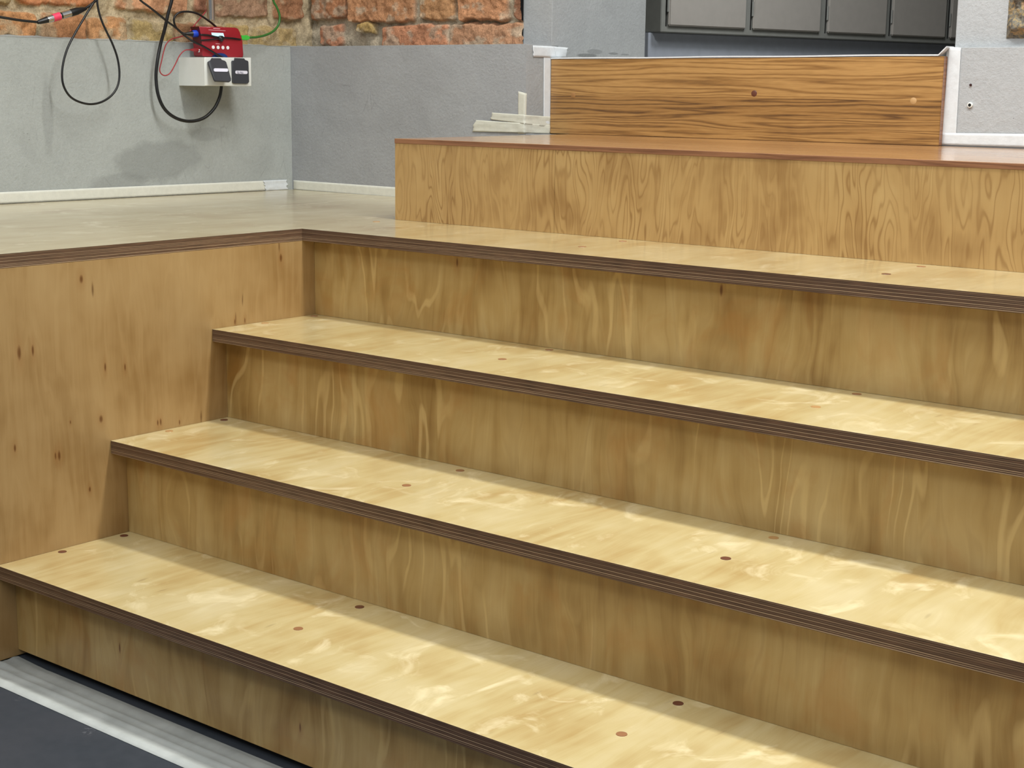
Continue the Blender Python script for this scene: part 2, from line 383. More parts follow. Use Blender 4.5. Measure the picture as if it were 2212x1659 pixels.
_cp = [(float(on_x(u_, v_, -0.086)[1]), float(on_x(u_, v_, -0.086)[2]), a_, b_, c_) for u_, v_, a_, b_, c_ in ((1268, 120, .05, .006, 1.0), (1285, 112, .04, .007, .6), (1325, 116, .03, .004, .8), (1350, 118, .025, .003, .7))]
M_PL_P = plaster('plaster_pier', (160, 163, 165), 12.0, var=0.13, fine=1.4, patches=_cp)
M_MORTAR = plaster('mortar', (150, 140, 122), 15.0, var=0.2)
M_BLACK = plain('black_rubber', (16, 16, 18), 0.38)
M_GAP = plain('dark_gap', (12, 12, 12), 0.9)
M_STEEL = plain('polished_steel', (205, 205, 205), 0.18, metal=1.0)
M_PINK = plain('pink_tape', (232, 60, 96), 0.5)
M_REDW = plain('red_cable', (160, 44, 50), 0.45)
M_GREENW = plain('green_cable', (52, 108, 44), 0.45)
M_GREENP = plain('green_plug', (70, 190, 70), 0.35)
M_BLUE = plain('blue_plastic', (24, 66, 190), 0.4)
M_BLUED = plain('blue_dark_plastic', (20, 50, 110), 0.4)
M_REDB = plain('red_anodised', (150, 24, 38), 0.32, coat=0.3, var=0.03)
M_REDD = plain('red_dark_side', (84, 10, 18), 0.4)
M_WHITE = plain('white_plastic', (226, 228, 224), 0.35, var=0.02)
M_LID = plain('anthracite_lid', (58, 60, 66), 0.42, var=0.04)
M_LABEL = plain('paper_label', (226, 224, 238), 0.6, var=0.01)
M_INK = plain('label_ink', (96, 94, 112), 0.7)
M_PRINT = plain('white_print', (224, 170, 176), 0.6)
M_BTN = plain('white_button', (240, 240, 240), 0.4, var=0.01)
def emis(name, rgb, st):
    n = NT(name, rough=0.2); n.base(lin(rgb)); n.b.inputs['Emission Color'].default_value = lin(rgb); n.b.inputs['Emission Strength'].default_value = st; return n.m
M_SCREEN = emis('lit_screen', (176, 224, 236), 0.75)
M_CAB = plain('grey_cabinet_paint', (172, 168, 162), 0.5, var=0.03)
M_CABF = plain('grey_cabinet_frame', (136, 138, 134), 0.5, var=0.05)
M_CABP = plain('grey_plinth', (165, 172, 184), 0.6, var=0.05)
M_ROOM = plain('back_room_wall', (120, 118, 116), 0.9)
def tape_mat(name, rgb, alpha, var=0.05):
    n = NT(name, rough=0.75, spec=0.25)
    c = n.coord(); nz = n.noise(c, 60, 4, 0.6)
    n.base(n.mix(1.0, lin(rgb), n.ramp(nz, [(0.3, 1-var), (0.7, 1+var)]), 'MULTIPLY'))
    n.b.inputs['Alpha'].default_value = alpha
    n.bump(n.noise(c, 90, 3, 0.6), 0.35, 0.002); return n.m
M_TAPE = tape_mat('masking_tape_paper', (222, 221, 208), 0.80)
M_TAPEW = tape_mat('white_masking_tape', (228, 232, 236), 0.82)
M_TAPEB = tape_mat('masking_tape_base', (222, 221, 210), 0.95)

def floor_mat():
    n = NT('grey_floor_board', rough=0.55, spec=0.35)
    c = n.coord(); nz = n.noise(c, 40, 5, 0.6); big = n.noise(c, 4, 3)
    col = n.mix(n.ramp(nz, [(0.3, 0), (0.7, 1)]), lin((46, 52, 60)), lin((54, 59, 67)))
    col = n.mix(n.math('MULTIPLY', n.ramp(big, [(0.4, 0), (0.7, 1)]), 0.3), col, lin((66, 66, 72)))
    d = n.noise(c, 150, 3, 0.7); m = n.ramp(n.noise(c, 7, 2), [(0.66, 0.0), (0.74, 1.0)])
    col = n.mix(n.math('MULTIPLY', n.math('MULTIPLY', n.ramp(d, [(0.52, 0), (0.62, 1)]), m), 0.6), col, lin((140, 142, 146)))
    n.base(col); n.bump(nz, 0.15, 0.001); return n.m
M_FLOOR = floor_mat()
def film_mat():
    n = NT('protective_paper', rough=0.5, spec=0.5)
    c = n.coord(); nz = n.noise(c, 12, 4, 0.6)
    n.base(n.ramp(nz, [(0.3, lin((168, 172, 170))), (0.7, lin((196, 200, 198)))]))
    n.set(n.b.inputs['Alpha'], n.ramp(n.math('MULTIPLY_ADD', n.sep(n.coord())[1], 9.0, 0.7), [(0.12, 0.96), (0.45, 0.74), (0.95, 0.62)]))
    n.bump(n.noise(n.coord(scale=(6, 60, 60)), 2.0, 3), 0.3, 0.003); return n.m
M_FILM = film_mat()
def brick_mat():
    n = NT('old_brick', rough=0.95, spec=0.15)
    c = n.coord(); a = n.attr('tint')
    f1 = n.noise(c, 45, 5, 0.65, 0.3); f2 = n.noise(c, 260, 4, 0.7)
    col = n.mix(1.0, a, n.ramp(f1, [(0.25, 0.72), (0.5, 1.0), (0.8, 1.28)]), 'MULTIPLY')
    col = n.mix(0.9, col, n.ramp(f2, [(0.3, 0.62), (0.7, 1.38)]), 'MULTIPLY')
    pit = n.voro(c, 120); col = n.mix(n.math('MULTIPLY', n.math('MULTIPLY', n.ramp(pit[0], [(0.08, 1), (0.16, 0)]), n.ramp(n.sep(pit[1])[0], [(0.86, 0), (0.9, 1)])), 0.7), col, lin((60, 42, 32)))
    n.base(col); n.bump(n.math('ADD', f1, n.math('MULTIPLY', f2, 0.5)), 0.7, 0.004); return n.m
M_BRICK = brick_mat()

# ------------------------------------------------------------------ stairs
DEP = 0.26334; OVR = 0.03625; TH = 0.02635
ZS = [0.0, 0.19, 0.38459, 0.578, 0.77165]
YS = [0.0, 0.0, DEP+0.002, 2*DEP+0.0036, 3*DEP]
XR = 3.4
PLAT = YS[4]; Z4 = ZS[4]
BX, BY, BZ = -0.02079, 1.1100, 0.9612
tread_names = ['lowest plywood step, rising just behind the dark floor and its white protective strip',
               'second plywood step up from the floor, yellow birch tread with dark layered edge',
               'third plywood step up, just below the level of the raised platform']
plug_tone = {1: [0, 0, 1, 0, 1, 0, 1, 0], 2: [2, 0, 1, 1, 0, 2, 1, 1], 3: [2, 1, 1, 1, 2, 1, 2, 1]}
def disc(name, x, y, z, r, mat, parent, h=0.0009):
    bm = bmesh.new()
    bmesh.ops.create_cone(bm, cap_ends=True, segments=28, radius1=r, radius2=r*0.96, depth=h, matrix=Matrix.Translation((x, y, z+h/2-0.0002)))
    return from_bm(name, bm, mat, parent)
for k in (1, 2, 3):
    y0 = YS[k]; zt = ZS[k]; yn = YS[k+1]+OVR
    t = thing('stair_step', tread_names[k-1], 'stair step', (0, y0, zt), 'plywood steps of the staircase')
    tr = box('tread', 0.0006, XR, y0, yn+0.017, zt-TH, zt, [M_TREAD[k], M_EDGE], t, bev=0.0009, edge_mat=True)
    yr = y0+OVR
    zb = 0.015 if k == 1 else ZS[k-1]+0.0004
    box('riser', 0.0006, XR, yr, yr+0.018, zb, zt-TH-0.0003, M_RISER[k-1], t, origin=(0, yr, ZS[k-1]))
    i = 0
    for px in (0.018, 0.677, 1.334, 1.99, 2.65):
        for py in (0.131, 0.276):
            tone = plug_tone[k][i % 8]; i += 1
            o = disc('plug', px, y0+py, zt, 0.0083, M_PLUG[tone], tr)
            o['label'] = ['dark brown wooden plug', 'brown wooden plug', 'pale wooden plug'][tone]
# platform (deck, its front edge, upper riser and the side facing the steps)
pf = thing('stage_platform', 'L-shaped plywood platform with layered dark edge left of and above the steps', 'platform', (0, PLAT, Z4))
def _lx(y): return LWX(y)+0.004
def LWX(y): return -0.9805-(1.6775-y)*0.0583/0.9655
xs_l = {y: _lx(y) for y in (-1.6, PLAT, 1.13, 1.66)}
quads = [[(xs_l[-1.6], -1.6), (0, -1.6), (0, PLAT), (xs_l[PLAT], PLAT)], [(xs_l[PLAT], PLAT), (0, PLAT), (0, 1.13), (xs_l[1.13], 1.13)],
         [(0, PLAT), (XR, PLAT), (XR, 1.13), (0, 1.13)], [(xs_l[1.13], 1.13), (0, 1.13), (0, 1.676), (xs_l[1.66], 1.676)]]
loop = [(xs_l[-1.6], -1.6), (0, -1.6), (0, PLAT), (XR, PLAT), (XR, 1.13), (0, 1.13), (0, 1.676), (xs_l[1.66], 1.676), (xs_l[1.13], 1.13), (xs_l[PLAT], PLAT)]
bm = bmesh.new(); vd = {}
def _v(p, z):
    k = (round(p[0], 5), round(p[1], 5), z)
    if k not in vd: vd[k] = bm.verts.new((p[0], p[1], z))
    return vd[k]
for qd in quads:
    bm.faces.new([_v(p, Z4) for p in qd]); bm.faces.new([_v(p, Z4-TH) for p in qd[::-1]])
for i in range(len(loop)):
    a_, b_ = loop[i], loop[(i+1) % len(loop)]
    f = bm.faces.new((_v(a_, Z4), _v(a_, Z4-TH), _v(b_, Z4-TH), _v(b_, Z4))); f.material_index = 1
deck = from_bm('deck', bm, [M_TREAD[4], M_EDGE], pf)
box('riser', 0.0006, XR, PLAT+OVR, PLAT+OVR+0.018, ZS[3]+0.0004, Z4-TH-0.0003, M_RISER[3], pf, origin=(0, PLAT+OVR, ZS[3]))
box('side_panel', -0.018, 0.0, -1.59, PLAT+OVR+0.018, 0.003, Z4-TH-0.0002, M_SIDE, pf, origin=(0, 0, 0))
for (px, py, tn) in ((-0.012, 1.037, 2), (0.671, 0.916, 1), (0.663, 1.068, 1), (1.323, 0.917, 0), (1.318, 1.070, 1), (1.98, 0.917, 1), (1.98, 1.07, 1)):
    disc('plug', px, py, Z4, 0.0083, M_PLUG[tn], deck)
# upper step: birch front, thin oak top
us = thing('raised_step', 'wide upper step with grained birch front and thin glossy oak top', 'stair step', (BX, BY, Z4))
OT = 0.0112; XJ = float(on_y(1197, 480, BY)[0])
box('front_panel', BX, XJ-0.0004, BY, BY+0.018, Z4+0.0003, BZ-OT, M_BOXP, us, origin=(0, BY, Z4))
box('front_panel', XJ+0.0004, XR, BY, BY+0.018, Z4+0.0003, BZ-OT, M_BOXP, us, origin=(0, BY, Z4))
box('end_panel', BX, BX+0.018, BY+0.0184, 1.676, Z4+0.0003, BZ-OT, M_BOXP, us, origin=(0, BY, Z4))
bm = bmesh.new()
V = [(BX-0.001, BY-0.001), (XR, BY-0.001), (XR, 1.845), (BX-0.001, 1.845)]
bm_box(bm, BX-0.001, XR, BY-0.001, 1.845, BZ-OT, BZ, 0.0012, 2)
bm.normal_update()
for f in bm.faces: f.material_index = 1 if abs(f.normal.z) < 0.5 else 0
from_bm('oak_top', bm, [M_OAKT, M_OAKE], us)

# ------------------------------------------------------------------ walls
LWP = np.array([-0.9805, 1.6775, 0.0]); _t = np.array([0.0583, 0.9655, 0.0]); _t /= np.linalg.norm(_t)
LWN = np.array([_t[1], -_t[0], 0.0])
def lw(u, v, off=0.0): return on_plane(u, v, LWN, LWP, off)
def lw_at(s, z, off=0.0):         # s: metres along the left wall measured from the corner towards the camera
    return LWP - _t*s + LWN*off + np.array([0, 0, z])
WB = 1.6785; RX = -0.086; PIER_Y = 1.790; ZL = 1.194; ZTOP = 3.3
rng = np.random.RandomState(5)
_lat = rng.rand(4, 512, 512)
def vnoise(a, b, l=0):
    L = _lat[l]; ia = np.floor(a).astype(int); ib = np.floor(b).astype(int); fa = a-ia; fb = b-ib
    fa = fa*fa*(3-2*fa); fb = fb*fb*(3-2*fb); g = lambda i, j: L[i % 512, j % 512]
    return (g(ia, ib)*(1-fa)+g(ia+1, ib)*fa)*(1-fb)+(g(ia, ib+1)*(1-fa)+g(ia+1, ib+1)*fa)*fb
def fbm(a, b, o=4, l=0):
    s = 0; w = 0.5; t = 0
    for k in range(o): s = s+w*vnoise(a*2**k+17*k, b*2**k+31*k, l); t += w; w *= 0.5
    return s/t
def grid_surface(name, S, Zs, height, posf, mat, parent, tint=None, origin=(0, 0, 0)):
    ns, nz = len(S), len(Zs)
    SS, ZZ = np.meshgrid(S, Zs, indexing='ij'); H = height(SS, ZZ)
    P = posf(SS, ZZ, H).reshape(-1, 3) - np.array(origin)
    idx = np.arange(ns*nz).reshape(ns, nz)
    F = np.stack([idx[:-1, :-1], idx[1:, :-1], idx[1:, 1:], idx[:-1, 1:]], -1).reshape(-1, 4)
    me = bpy.data.meshes.new(name); me.vertices.add(len(P)); me.vertices.foreach_set('co', P.ravel())
    me.loops.add(F.size); me.loops.foreach_set('vertex_index', F.ravel().astype(np.int32))
    me.polygons.add(len(F)); me.polygons.foreach_set('loop_start', (np.arange(len(F))*4).astype(np.int32))
    me.polygons.foreach_set('loop_total', np.full(len(F), 4, np.int32))
    me.polygons.foreach_set('use_smooth', np.ones(len(F), bool))
    if tint is not None:
        c = tint(SS, ZZ).reshape(-1, 4); at = me.color_attributes.new('tint', 'FLOAT_COLOR', 'POINT'); at.data.foreach_set('color', c.ravel())
    me.materials.append(mat); me.update(calc_edges=True); me.validate()
    o = bpy.data.objects.new(name, me); COL.objects.link(o)
    if parent is not None: o.parent = parent; o.location = Vector(origin)-world_loc(parent)
    else: o.location = origin
    return o
TAN = [(184, 140, 102), (178, 128, 92), (186, 142, 100), (170, 148, 104), (164, 124, 92), (176, 152, 108), (160, 140, 102), (182, 112, 72), (168, 122, 98)]
def build_bricks(first, s0, s1, zstart, sd, tones):
    """first: measured bricks (s0,s1,z0,z1,rgb); generic courses continue above zstart"""
    B = list(first); z = zstart; row = 0; r = random.Random(sd)
    while z < ZTOP:
        s = s0 - r.random()*0.2
        while s < s1:
            L = r.choice([0.235, 0.235, 0.115]); B.append((s, s+L, z, z+0.064, r.choice(tones))); s += L+0.013
        z += 0.077; row += 1
    return B
def brick_fields(B, sd, mortar_rgb, amp=0.013, soft=0.007):
    def calc(S, Z):
        wS = (fbm(S*28+sd, Z*28, 3, 0)-0.5)*0.018; wZ = (fbm(S*30, Z*30+sd, 3, 1)-0.5)*0.018
        s = S+wS; z = Z+wZ
        best = np.full(S.shape, -1.0); bid = np.zeros(S.shape, int)
        for i, (a, b, c, d, _) in enumerate(B):
            m = (S > a-0.03) & (S < b+0.03) & (Z > c-0.03) & (Z < d+0.03)
            if not m.any(): continue
            qx = np.abs(s[m]-(a+b)/2)-((b-a)/2-0.012); qz = np.abs(z[m]-(c+d)/2)-((d-c)/2-0.012)
            sdv = np.sqrt(np.maximum(qx, 0)**2+np.maximum(qz, 0)**2)+np.minimum(np.maximum(qx, qz), 0)-0.012
            val = np.clip(-sdv/soft+0.55, -1, 1)
            cur = best[m]; up = val > cur; cur[up] = val[up]; best[m] = cur
            t = bid[m]; t[up] = i; bid[m] = t
        k = np.clip(best, 0, 1); k = k*k*(3-2*k); return k, bid
    def height(S, Z):
        k, bid = calc(S, Z)
        off = (np.array([((i*7919) % 97)/97.0 for i in range(len(B))])[bid]-0.5)*0.008
        rough = (fbm(S*55, Z*55+sd, 4, 2)-0.5)*0.012; crag = (fbm(S*22+sd, Z*22, 4, 3)-0.5)*0.030
        return k*(amp+off+rough) + (1-k)*(crag-0.002)
    T = np.array([lin(b[4]) for b in B]); MO = np.array(lin(mortar_rgb))
    def tint(S, Z):
        k, bid = calc(S, Z); k = np.clip(k*1.6, 0, 1)[..., None]
        c = T[bid]*(0.62+0.76*fbm(S*20, Z*26+sd, 4, 1)[..., None]); 
        mo = MO*(0.75+0.6*fbm(S*40, Z*40+sd, 3, 0)[..., None])
        patch = np.clip((fbm(S*24+5, Z*30, 4, 2)-0.54)*6, 0, 0.6)[..., None]
        out = (c*(1-patch)+mo*patch)*k + mo*(1-k); out[..., 3] = 1; return out
    return height, tint
def wobbly_slab(name, posf, S, Zs, amp, mat, parent, origin=(0, 0, 0), edge=0.0, sd=0):
    def h(SS, ZZ): return (fbm(SS*7+sd, ZZ*7, 3, 0)-0.5)*amp + (fbm(SS*34+sd, ZZ*34, 3, 1)-0.5)*amp*0.5
    return grid_surface(name, S, Zs, h, posf, mat, parent, None, origin)

# left wall : lower plaster + recessed brick above
S = np.linspace(-0.0, 3.0, 301); Zs = np.linspace(0.0, ZL, 140)
def pos_left(off):
    def f(SS, ZZ, H):
        P = LWP[None, None, :] - _t[None, None, :]*SS[..., None] + LWN[None, None, :]*(H[..., None]+off)
        P = P.copy(); P[..., 2] = ZZ; return P
    return f
wl = struct(wobbly_slab('wall_left', pos_left(0.0), S, Zs, 0.0014, M_PL_L, None))
wl.data.update()
# ledge on top of the lower left wall
def ledge(name, pts_front, pts_back, z, mat, parent):
    n = len(pts_front); V = []; 
    for p, q in zip(pts_front, pts_back):
        V += [(p[0], p[1], z+p[2]), (q[0], q[1], z+q[2]+0.004)]
    F = [(2*i, 2*i+2, 2*i+3, 2*i+1) for i in range(n-1)]
    return link_mesh(name, V, F, mat, parent, smooth=True)
LREC = 0.028
rr = random.Random(3)
N = 90; pf_, pb_ = [], []
for i in range(N+1):
    s = 3.0*i/N - 0.12; a = lw_at(s, 0, 0.0006); b = lw_at(s, 0, -LREC-0.03); jz = 0.0
    pf_.append((a[0], a[1], jz)); pb_.append((b[0], b[1], rr.uniform(0, 0.008)))
ledge('ledge', pf_, pb_, ZL, M_PL_L, wl)
def s_of(u, v, off): # along-wall coordinate on left wall
    p = lw(u, v, off); return -np.dot(p-LWP, _t), p[2]
fl = []
for (u0, v0, u1, v1, c) in [(-150, 16, 80, 82, (192, 140, 96)), (87, 25, 185, 90, (172, 124, 88)), (188, 36, 277, 94, (188, 140, 98)), (285, 44, 372, 98, (172, 150, 104)),
                            (376, 48, 486, 102, (158, 118, 86)), (490, 51, 539, 104, (176, 152, 104)), (543, 58, 640, 108, (166, 144, 102)),
                            (-200, -50, 22, 8, (172, 150, 112)), (34, -50, 205, 14, (184, 124, 86)), (252, -50, 406, 30, (190, 142, 108)), (420, -50, 446, 27, (178, 130, 104)),
                            (462, -50, 580, 38, (160, 128, 104)), (590, -50, 652, 43, (152, 110, 82))]:
    a, zt_ = s_of(u0, v0, -LREC); b, zb_ = s_of(u1, v1, -LREC); fl.append((b, a, zb_, zt_, c))
zst = max(f[3] for f in fl)+0.014
Bl = build_bricks(fl, -0.2, 3.1, zst, 4, TAN)
hL, tL = brick_fields(Bl, 3.0, (176, 160, 132))
Sv = np.concatenate([np.arange(-0.13, 1.16, 0.0028), np.arange(1.16, 3.0, 0.012)]); Zv = np.concatenate([np.arange(ZL-0.03, 1.37, 0.0028), np.arange(1.37, ZTOP, 0.014)])
grid_surface('brickwork', Sv, Zv, hL, pos_left(-LREC-0.008), M_BRICK, wl, tL)

# back wall, lower plaster up to the reveal
def pos_back(y):
    def f(SS, ZZ, H):
        P = np.zeros(SS.shape+(3,)); P[..., 0] = SS; P[..., 1] = y-H; P[..., 2] = ZZ; return P
    return f
S = np.linspace(-0.985, RX, 180); Zs = np.linspace(0.60, ZL, 110)
wb = struct(wobbly_slab('wall_back', pos_back(WB), S, Zs, 0.0012, M_PL_B, None, sd=4))
# rounded arris and reveal
bm = bmesh.new()
bm_box(bm, RX-0.05, RX, WB+0.0012, PIER_Y+0.03, 0.7, ZL, 0.0015, 2)
from_bm('lower_reveal', bm, M_PL_P, wb)
bm = bmesh.new()
bm_box(bm, -1.1, RX-0.0002, WB+0.001, PIER_Y+0.05, ZL-0.02, ZL+0.0005, 0.001, 2)
from_bm('ledge', bm, M_PL_B, wb)
bx0 = float(on_y(1130, 50, PIER_Y)[0])
bm = bmesh.new()
bm_box(bm, bx0, RX, PIER_Y, 2.2325, ZL-0.3, ZTOP, 0.002, 2)
from_bm('left_pier', bm, M_PL_P, wb)
fb = []
for (u0, v0, u1, v1, c) in [(668, -50, 745, 41, (158, 112, 82)), (750, -50, 893, 43, (174, 128, 94)), (907, -50, 980, 42, (166, 126, 90)), (991, -50, 1095, 42, (180, 132, 98)), (1112, -50, 1160, 44, (150, 108, 84)),
                            (690, 56, 736, 100, (176, 124, 96)), (772, 49, 808, 72, (176, 148, 96)), (826, 55, 968, 103, (178, 126, 96)), (972, 52, 1128, 103, (176, 134, 104))]:
    p = on_y(u0, v0, PIER_Y-0.01); q = on_y(u1, v1, PIER_Y-0.01); fb.append((p[0], q[0], q[2], p[2], c))
Bb = build_bricks(fb, -1.1, bx0, max(f[3] for f in fb)+0.014, 9, [(174, 128, 94), (176, 124, 94), (178, 132, 100), (166, 126, 90)])
hB, tB = brick_fields(Bb, 8.0, (172, 160, 140), amp=0.020)
Sv = np.arange(-1.12, bx0+0.003, 0.0028)
grid_surface('brickwork', Sv, Zv, hB, pos_back(PIER_Y+0.006), M_BRICK, wb, tB)
# right pier and right part of the wall
RY = 1.850; PX0 = float(on_y(2063, 90, RY+0.02)[0]); ZLR = float(on_y(2130, 103, RY)[2])
S = np.linspace(1.0, 3.4, 240); Zs = np.linspace(0.9, ZLR, 60)
wr = wobbly_slab('right_wall_plaster', pos_back(RY), S, Zs, 0.0014, M_PL_R, wb, sd=14)
box('wall_core', RX-0.05, 1.02, PIER_Y+0.058, 2.2325, 0.6, BZ-0.03, M_PL_P, wb)
box('wall_core', RX-0.001, BX-0.003, PIER_Y-0.09, PIER_Y+0.057, 0.6, BZ-0.002, M_PL_P, wb)
box('right_ledge', 1.0, 3.4, RY+0.001, RY+0.06, ZLR-0.02, ZLR+0.001, M_PL_R, wb, bev=0.001)
box('right_pier', PX0, 3.4, RY+0.02, 2.2325, 0.9, ZTOP, M_PL_R, wb, bev=0.003)
box('lintel', -1.1, 3.4, PIER_Y+0.03, 2.2325, 2.75, ZTOP, M_PL_P, wb)
# rubble brick showing in the right pier
M_RUB = NT('rubble_stone', rough=0.95, spec=0.1); c = M_RUB.coord()
M_RUB.base(M_RUB.ramp(M_RUB.noise(c, 46, 4, 0.7, 1.2), [(0.3, lin((58, 54, 50))), (0.46, lin((118, 114, 106))), (0.56, lin((150, 132, 96))), (0.66, lin((184, 152, 128))), (0.76, lin((214, 208, 198)))])); M_RUB.bump(M_RUB.noise(c, 130, 4), 0.8, 0.004)
a_ = on_y(2171, 84, RY+0.015)
RXs = np.arange(a_[0], a_[0]+0.45, 0.0022); RZs = np.arange(a_[2], a_[2]+0.6, 0.0022)
def rub_h(SS, ZZ):
    ed = np.minimum(np.minimum(SS-RXs[0], ZZ-RZs[0]), 0.02)/0.02
    return -0.004 + ed*(0.004+0.030*fbm(SS*34, ZZ*44, 4, 2)+0.010*fbm(SS*9, ZZ*9, 2, 1)-0.008)
grid_surface('rubble', RXs, RZs, rub_h, pos_back(RY+0.0165), M_RUB.m, wb)

# floor & back room
struct(link_mesh('floor', [(-1.3, -3.2, 0), (3.6, -3.2, 0), (3.6, 1.0, 0), (-1.3, 1.0, 0)], [(0, 1, 2, 3)], M_FLOOR))
ZF = 1.1565
rm = struct(box('wall_room_left', -2.6, -2.5, 2.2325, 6.2, ZF-0.2, ZTOP, M_ROOM))
struct(box('wall_room_far', -2.5, 3.4, 6.1, 6.2, ZF-0.2, ZTOP, M_ROOM))
struct(box('wall_room_right', 3.4, 3.5, 2.2325, 6.2, ZF-0.2, ZTOP, M_ROOM))
struct(box('ceiling', -2.6, 3.5, 2.2325, 6.2, ZTOP, ZTOP+0.1, M_ROOM))
struct(box('floor_room', -2.6, 3.5, 2.2325, 6.2, ZF-0.25, ZF-0.004, plain('paper_covered_floor', (150, 146, 138), 0.8)))
box('sill', RX+0.001, 1.02, 1.856, 2.2325, ZF-0.25, ZF-0.004, plain('paper_covered_sill', (170, 168, 162), 0.8), wb)
struct(box('wall_room_near', -2.6, bx0+0.01, 2.20, 2.2325, ZF-0.2, ZTOP, M_ROOM))

# ------------------------------------------------------------------ oak board in the opening
pn = np.array([1.006-RX, 1.830-1.786]); 
ob = thing('oak_riser_board', 'oak board with horizontal grain standing between the taped plaster walls', 'board', (RX, 1.786, BZ))
A0 = np.array([RX+0.0015, 1.786]); A1 = np.array([1.004, 1.829]); dirp = (A1-A0)/np.linalg.norm(A1-A0); nrm = np.array([dirp[1], -dirp[0]])
zA = 1.1575; zB = 1.1625
def ob_pt(f, d, z): q = A0+(A1-A0)*f - nrm*d; return (q[0], q[1], z)
bm = bmesh.new(); vs = []
for d in (0.0, 0.022):
    vs.append([bm.verts.new(ob_pt(0, d, BZ+0.0004)), bm.verts.new(ob_pt(1, d, BZ+0.0004)), bm.verts.new(ob_pt(1, d, zB)), bm.verts.new(ob_pt(0, d, zA))])
f, b = vs
bm.faces.new(f); bm.faces.new(b[::-1])
for i in range(4):
    ff = bm.faces.new((f[i], b[i], b[(i+1) % 4], f[(i+1) % 4])); ff.material_index = 1 if i == 1 else 0
bmesh.ops.bevel(bm, geom=list(bm.edges), offset=0.0012, segments=2, affect='EDGES')
brd = from_bm('board', bm, [M_OAK, M_OAKE], ob)
PN = np.array([nrm[0], nrm[1], 0.0])
for (u, v, mi) in ((1238, 206, 4), (1629, 202, 0), (1973, 218, 3)):
    p = on_plane(u, v, PN, np.array([A0[0], A0[1], 0])); 
    lathe('plug', p-PN*0.002, p+PN*0.0004, [(0, 0.0078), (0.9, 0.0078), (1, 0.0074)], M_PLUG[mi], brd)

# ------------------------------------------------------------------ tapes
def strip(name, label, corners, fn, mat, group='masking tape strips on the plaster walls', nu=24, nv=5, wr=0.0006, torn=0.0, lift=0.0008, sd=1):
    wr *= 0.45; lift *= 0.45
    """corners (px) TL, TR, BR, BL mapped on a wall by fn(u, v, off)"""
    TL, TR, BR, BL = [np.array(c, float) for c in corners]; r = random.Random(sd)
    jl = [r.uniform(-torn, torn) for _ in range(nv+1)]; jr = [r.uniform(-torn, torn) for _ in range(nv+1)]
    def P(i, j, back):
        a = i/nu; b = j/nv
        L = TL+(BL-TL)*b; Rr = TR+(BR-TR)*b; d = (Rr-L)/np.linalg.norm(Rr-L)
        L = L+d*jl[j]; Rr = Rr+d*jr[j]
        q = L+(Rr-L)*a
        w = mnoise.noise(Vector((q[0]*0.06+sd*3.7, q[1]*0.11, sd)))
        off = lift + wr*(w+0.6)*1.2
        return fn(q[0], q[1], off if not back else off-0.00035)
    V = []; F = []
    for back in (0, 1):
        for i in range(nu+1):
            for j in range(nv+1): V.append(P(i, j, back))
    n1 = (nu+1)*(nv+1); idx = lambda i, j, k: k*n1+i*(nv+1)+j
    for k in (0, 1):
        for i in range(nu):
            for j in range(nv):
                q = (idx(i, j, k), idx(i, j+1, k), idx(i+1, j+1, k), idx(i+1, j, k)); F.append(q if k == 0 else q[::-1])
    for i in range(nu):
        F.append((idx(i, 0, 0), idx(i+1, 0, 0), idx(i+1, 0, 1), idx(i, 0, 1))); F.append((idx(i, nv, 1), idx(i+1, nv, 1), idx(i+1, nv, 0), idx(i, nv, 0)))
    for j in range(nv):
        F.append((idx(0, j, 1), idx(0, j+1, 1), idx(0, j+1, 0), idx(0, j, 0))); F.append((idx(nu, j, 0), idx(nu, j+1, 0), idx(nu, j+1, 1), idx(nu, j, 1)))
    o = link_mesh(name, V, F, mat, None, smooth=True, origin=V[nv])
    return tag(o, label, 'tape', group)
def fn_left(u, v, off):
    p = lw(u, v, off+0.0008); return p
def fn_pier(u, v, off):
    if u <= AR(v): return on_y(u, v, WB-0.0007-off)
    return on_x(u, v, RX+off)
def AR(v):  # arris in the photo
    p = np.array([RX, WB, 1.0]); 
    a = 0
    lo, hi = 1100.0, 1180.0
    for _ in range(24):
        m = (lo+hi)/2
        if on_y(m, v, WB)[0] < RX: lo = m
        else: hi = m
    return lo
def fn_reveal(u, v, off): return on_x(u, v, RX+off+0.0004)
def fn_back(u, v, off): return on_y(u, v, WB-0.0007-off)
def fn_right(u, v, off): return on_y(u, v, RY-0.0009-off)
strip('masking_tape', 'long white masking tape along the foot of the left plaster wall', [(-160, 422), (600, 389), (606, 410), (-160, 449)], fn_left, M_TAPEB, nu=70, wr=0.001, sd=2)
strip('masking_tape', 'white masking tape along the foot of the back wall, ending behind the upper step', [(634, 389), (905, 408), (905, 434), (634, 410.5)], fn_back, M_TAPEB, nu=30, sd=3)
strip('masking_tape', 'crumpled piece of masking tape folded into the corner above the platform', [(570, 390), (621, 388), (621, 409.5), (576, 412)], fn_left, M_TAPEW, nu=26, nv=8, wr=0.004, torn=3, lift=0.0022, sd=7)
strip('masking_tape', 'upright strip of masking tape on the corner edge left of the oak board', [(1119.5, 197), (1138, 202), (1136, 289), (1119, 289)], fn_pier, M_TAPE, nu=8, nv=16, torn=0, wr=0.0003, lift=0.0010, sd=4)
strip('masking_tape', 'upper of two horizontal masking tapes left of the oak board, rounded end', [(1062, 243), (1190, 252), (1189, 275), (1060, 258)], fn_pier, M_TAPE, nu=40, nv=8, wr=0.0022, torn=1.5, lift=0.0016, sd=5)
strip('masking_tape', 'lower of two horizontal masking tapes left of the oak board, touching the oak top', [(1027, 259), (1189, 270), (1188, 288.5), (1020, 284)], fn_pier, M_TAPE, nu=40, nv=8, wr=0.0022, torn=2.5, lift=0.0022, sd=6)
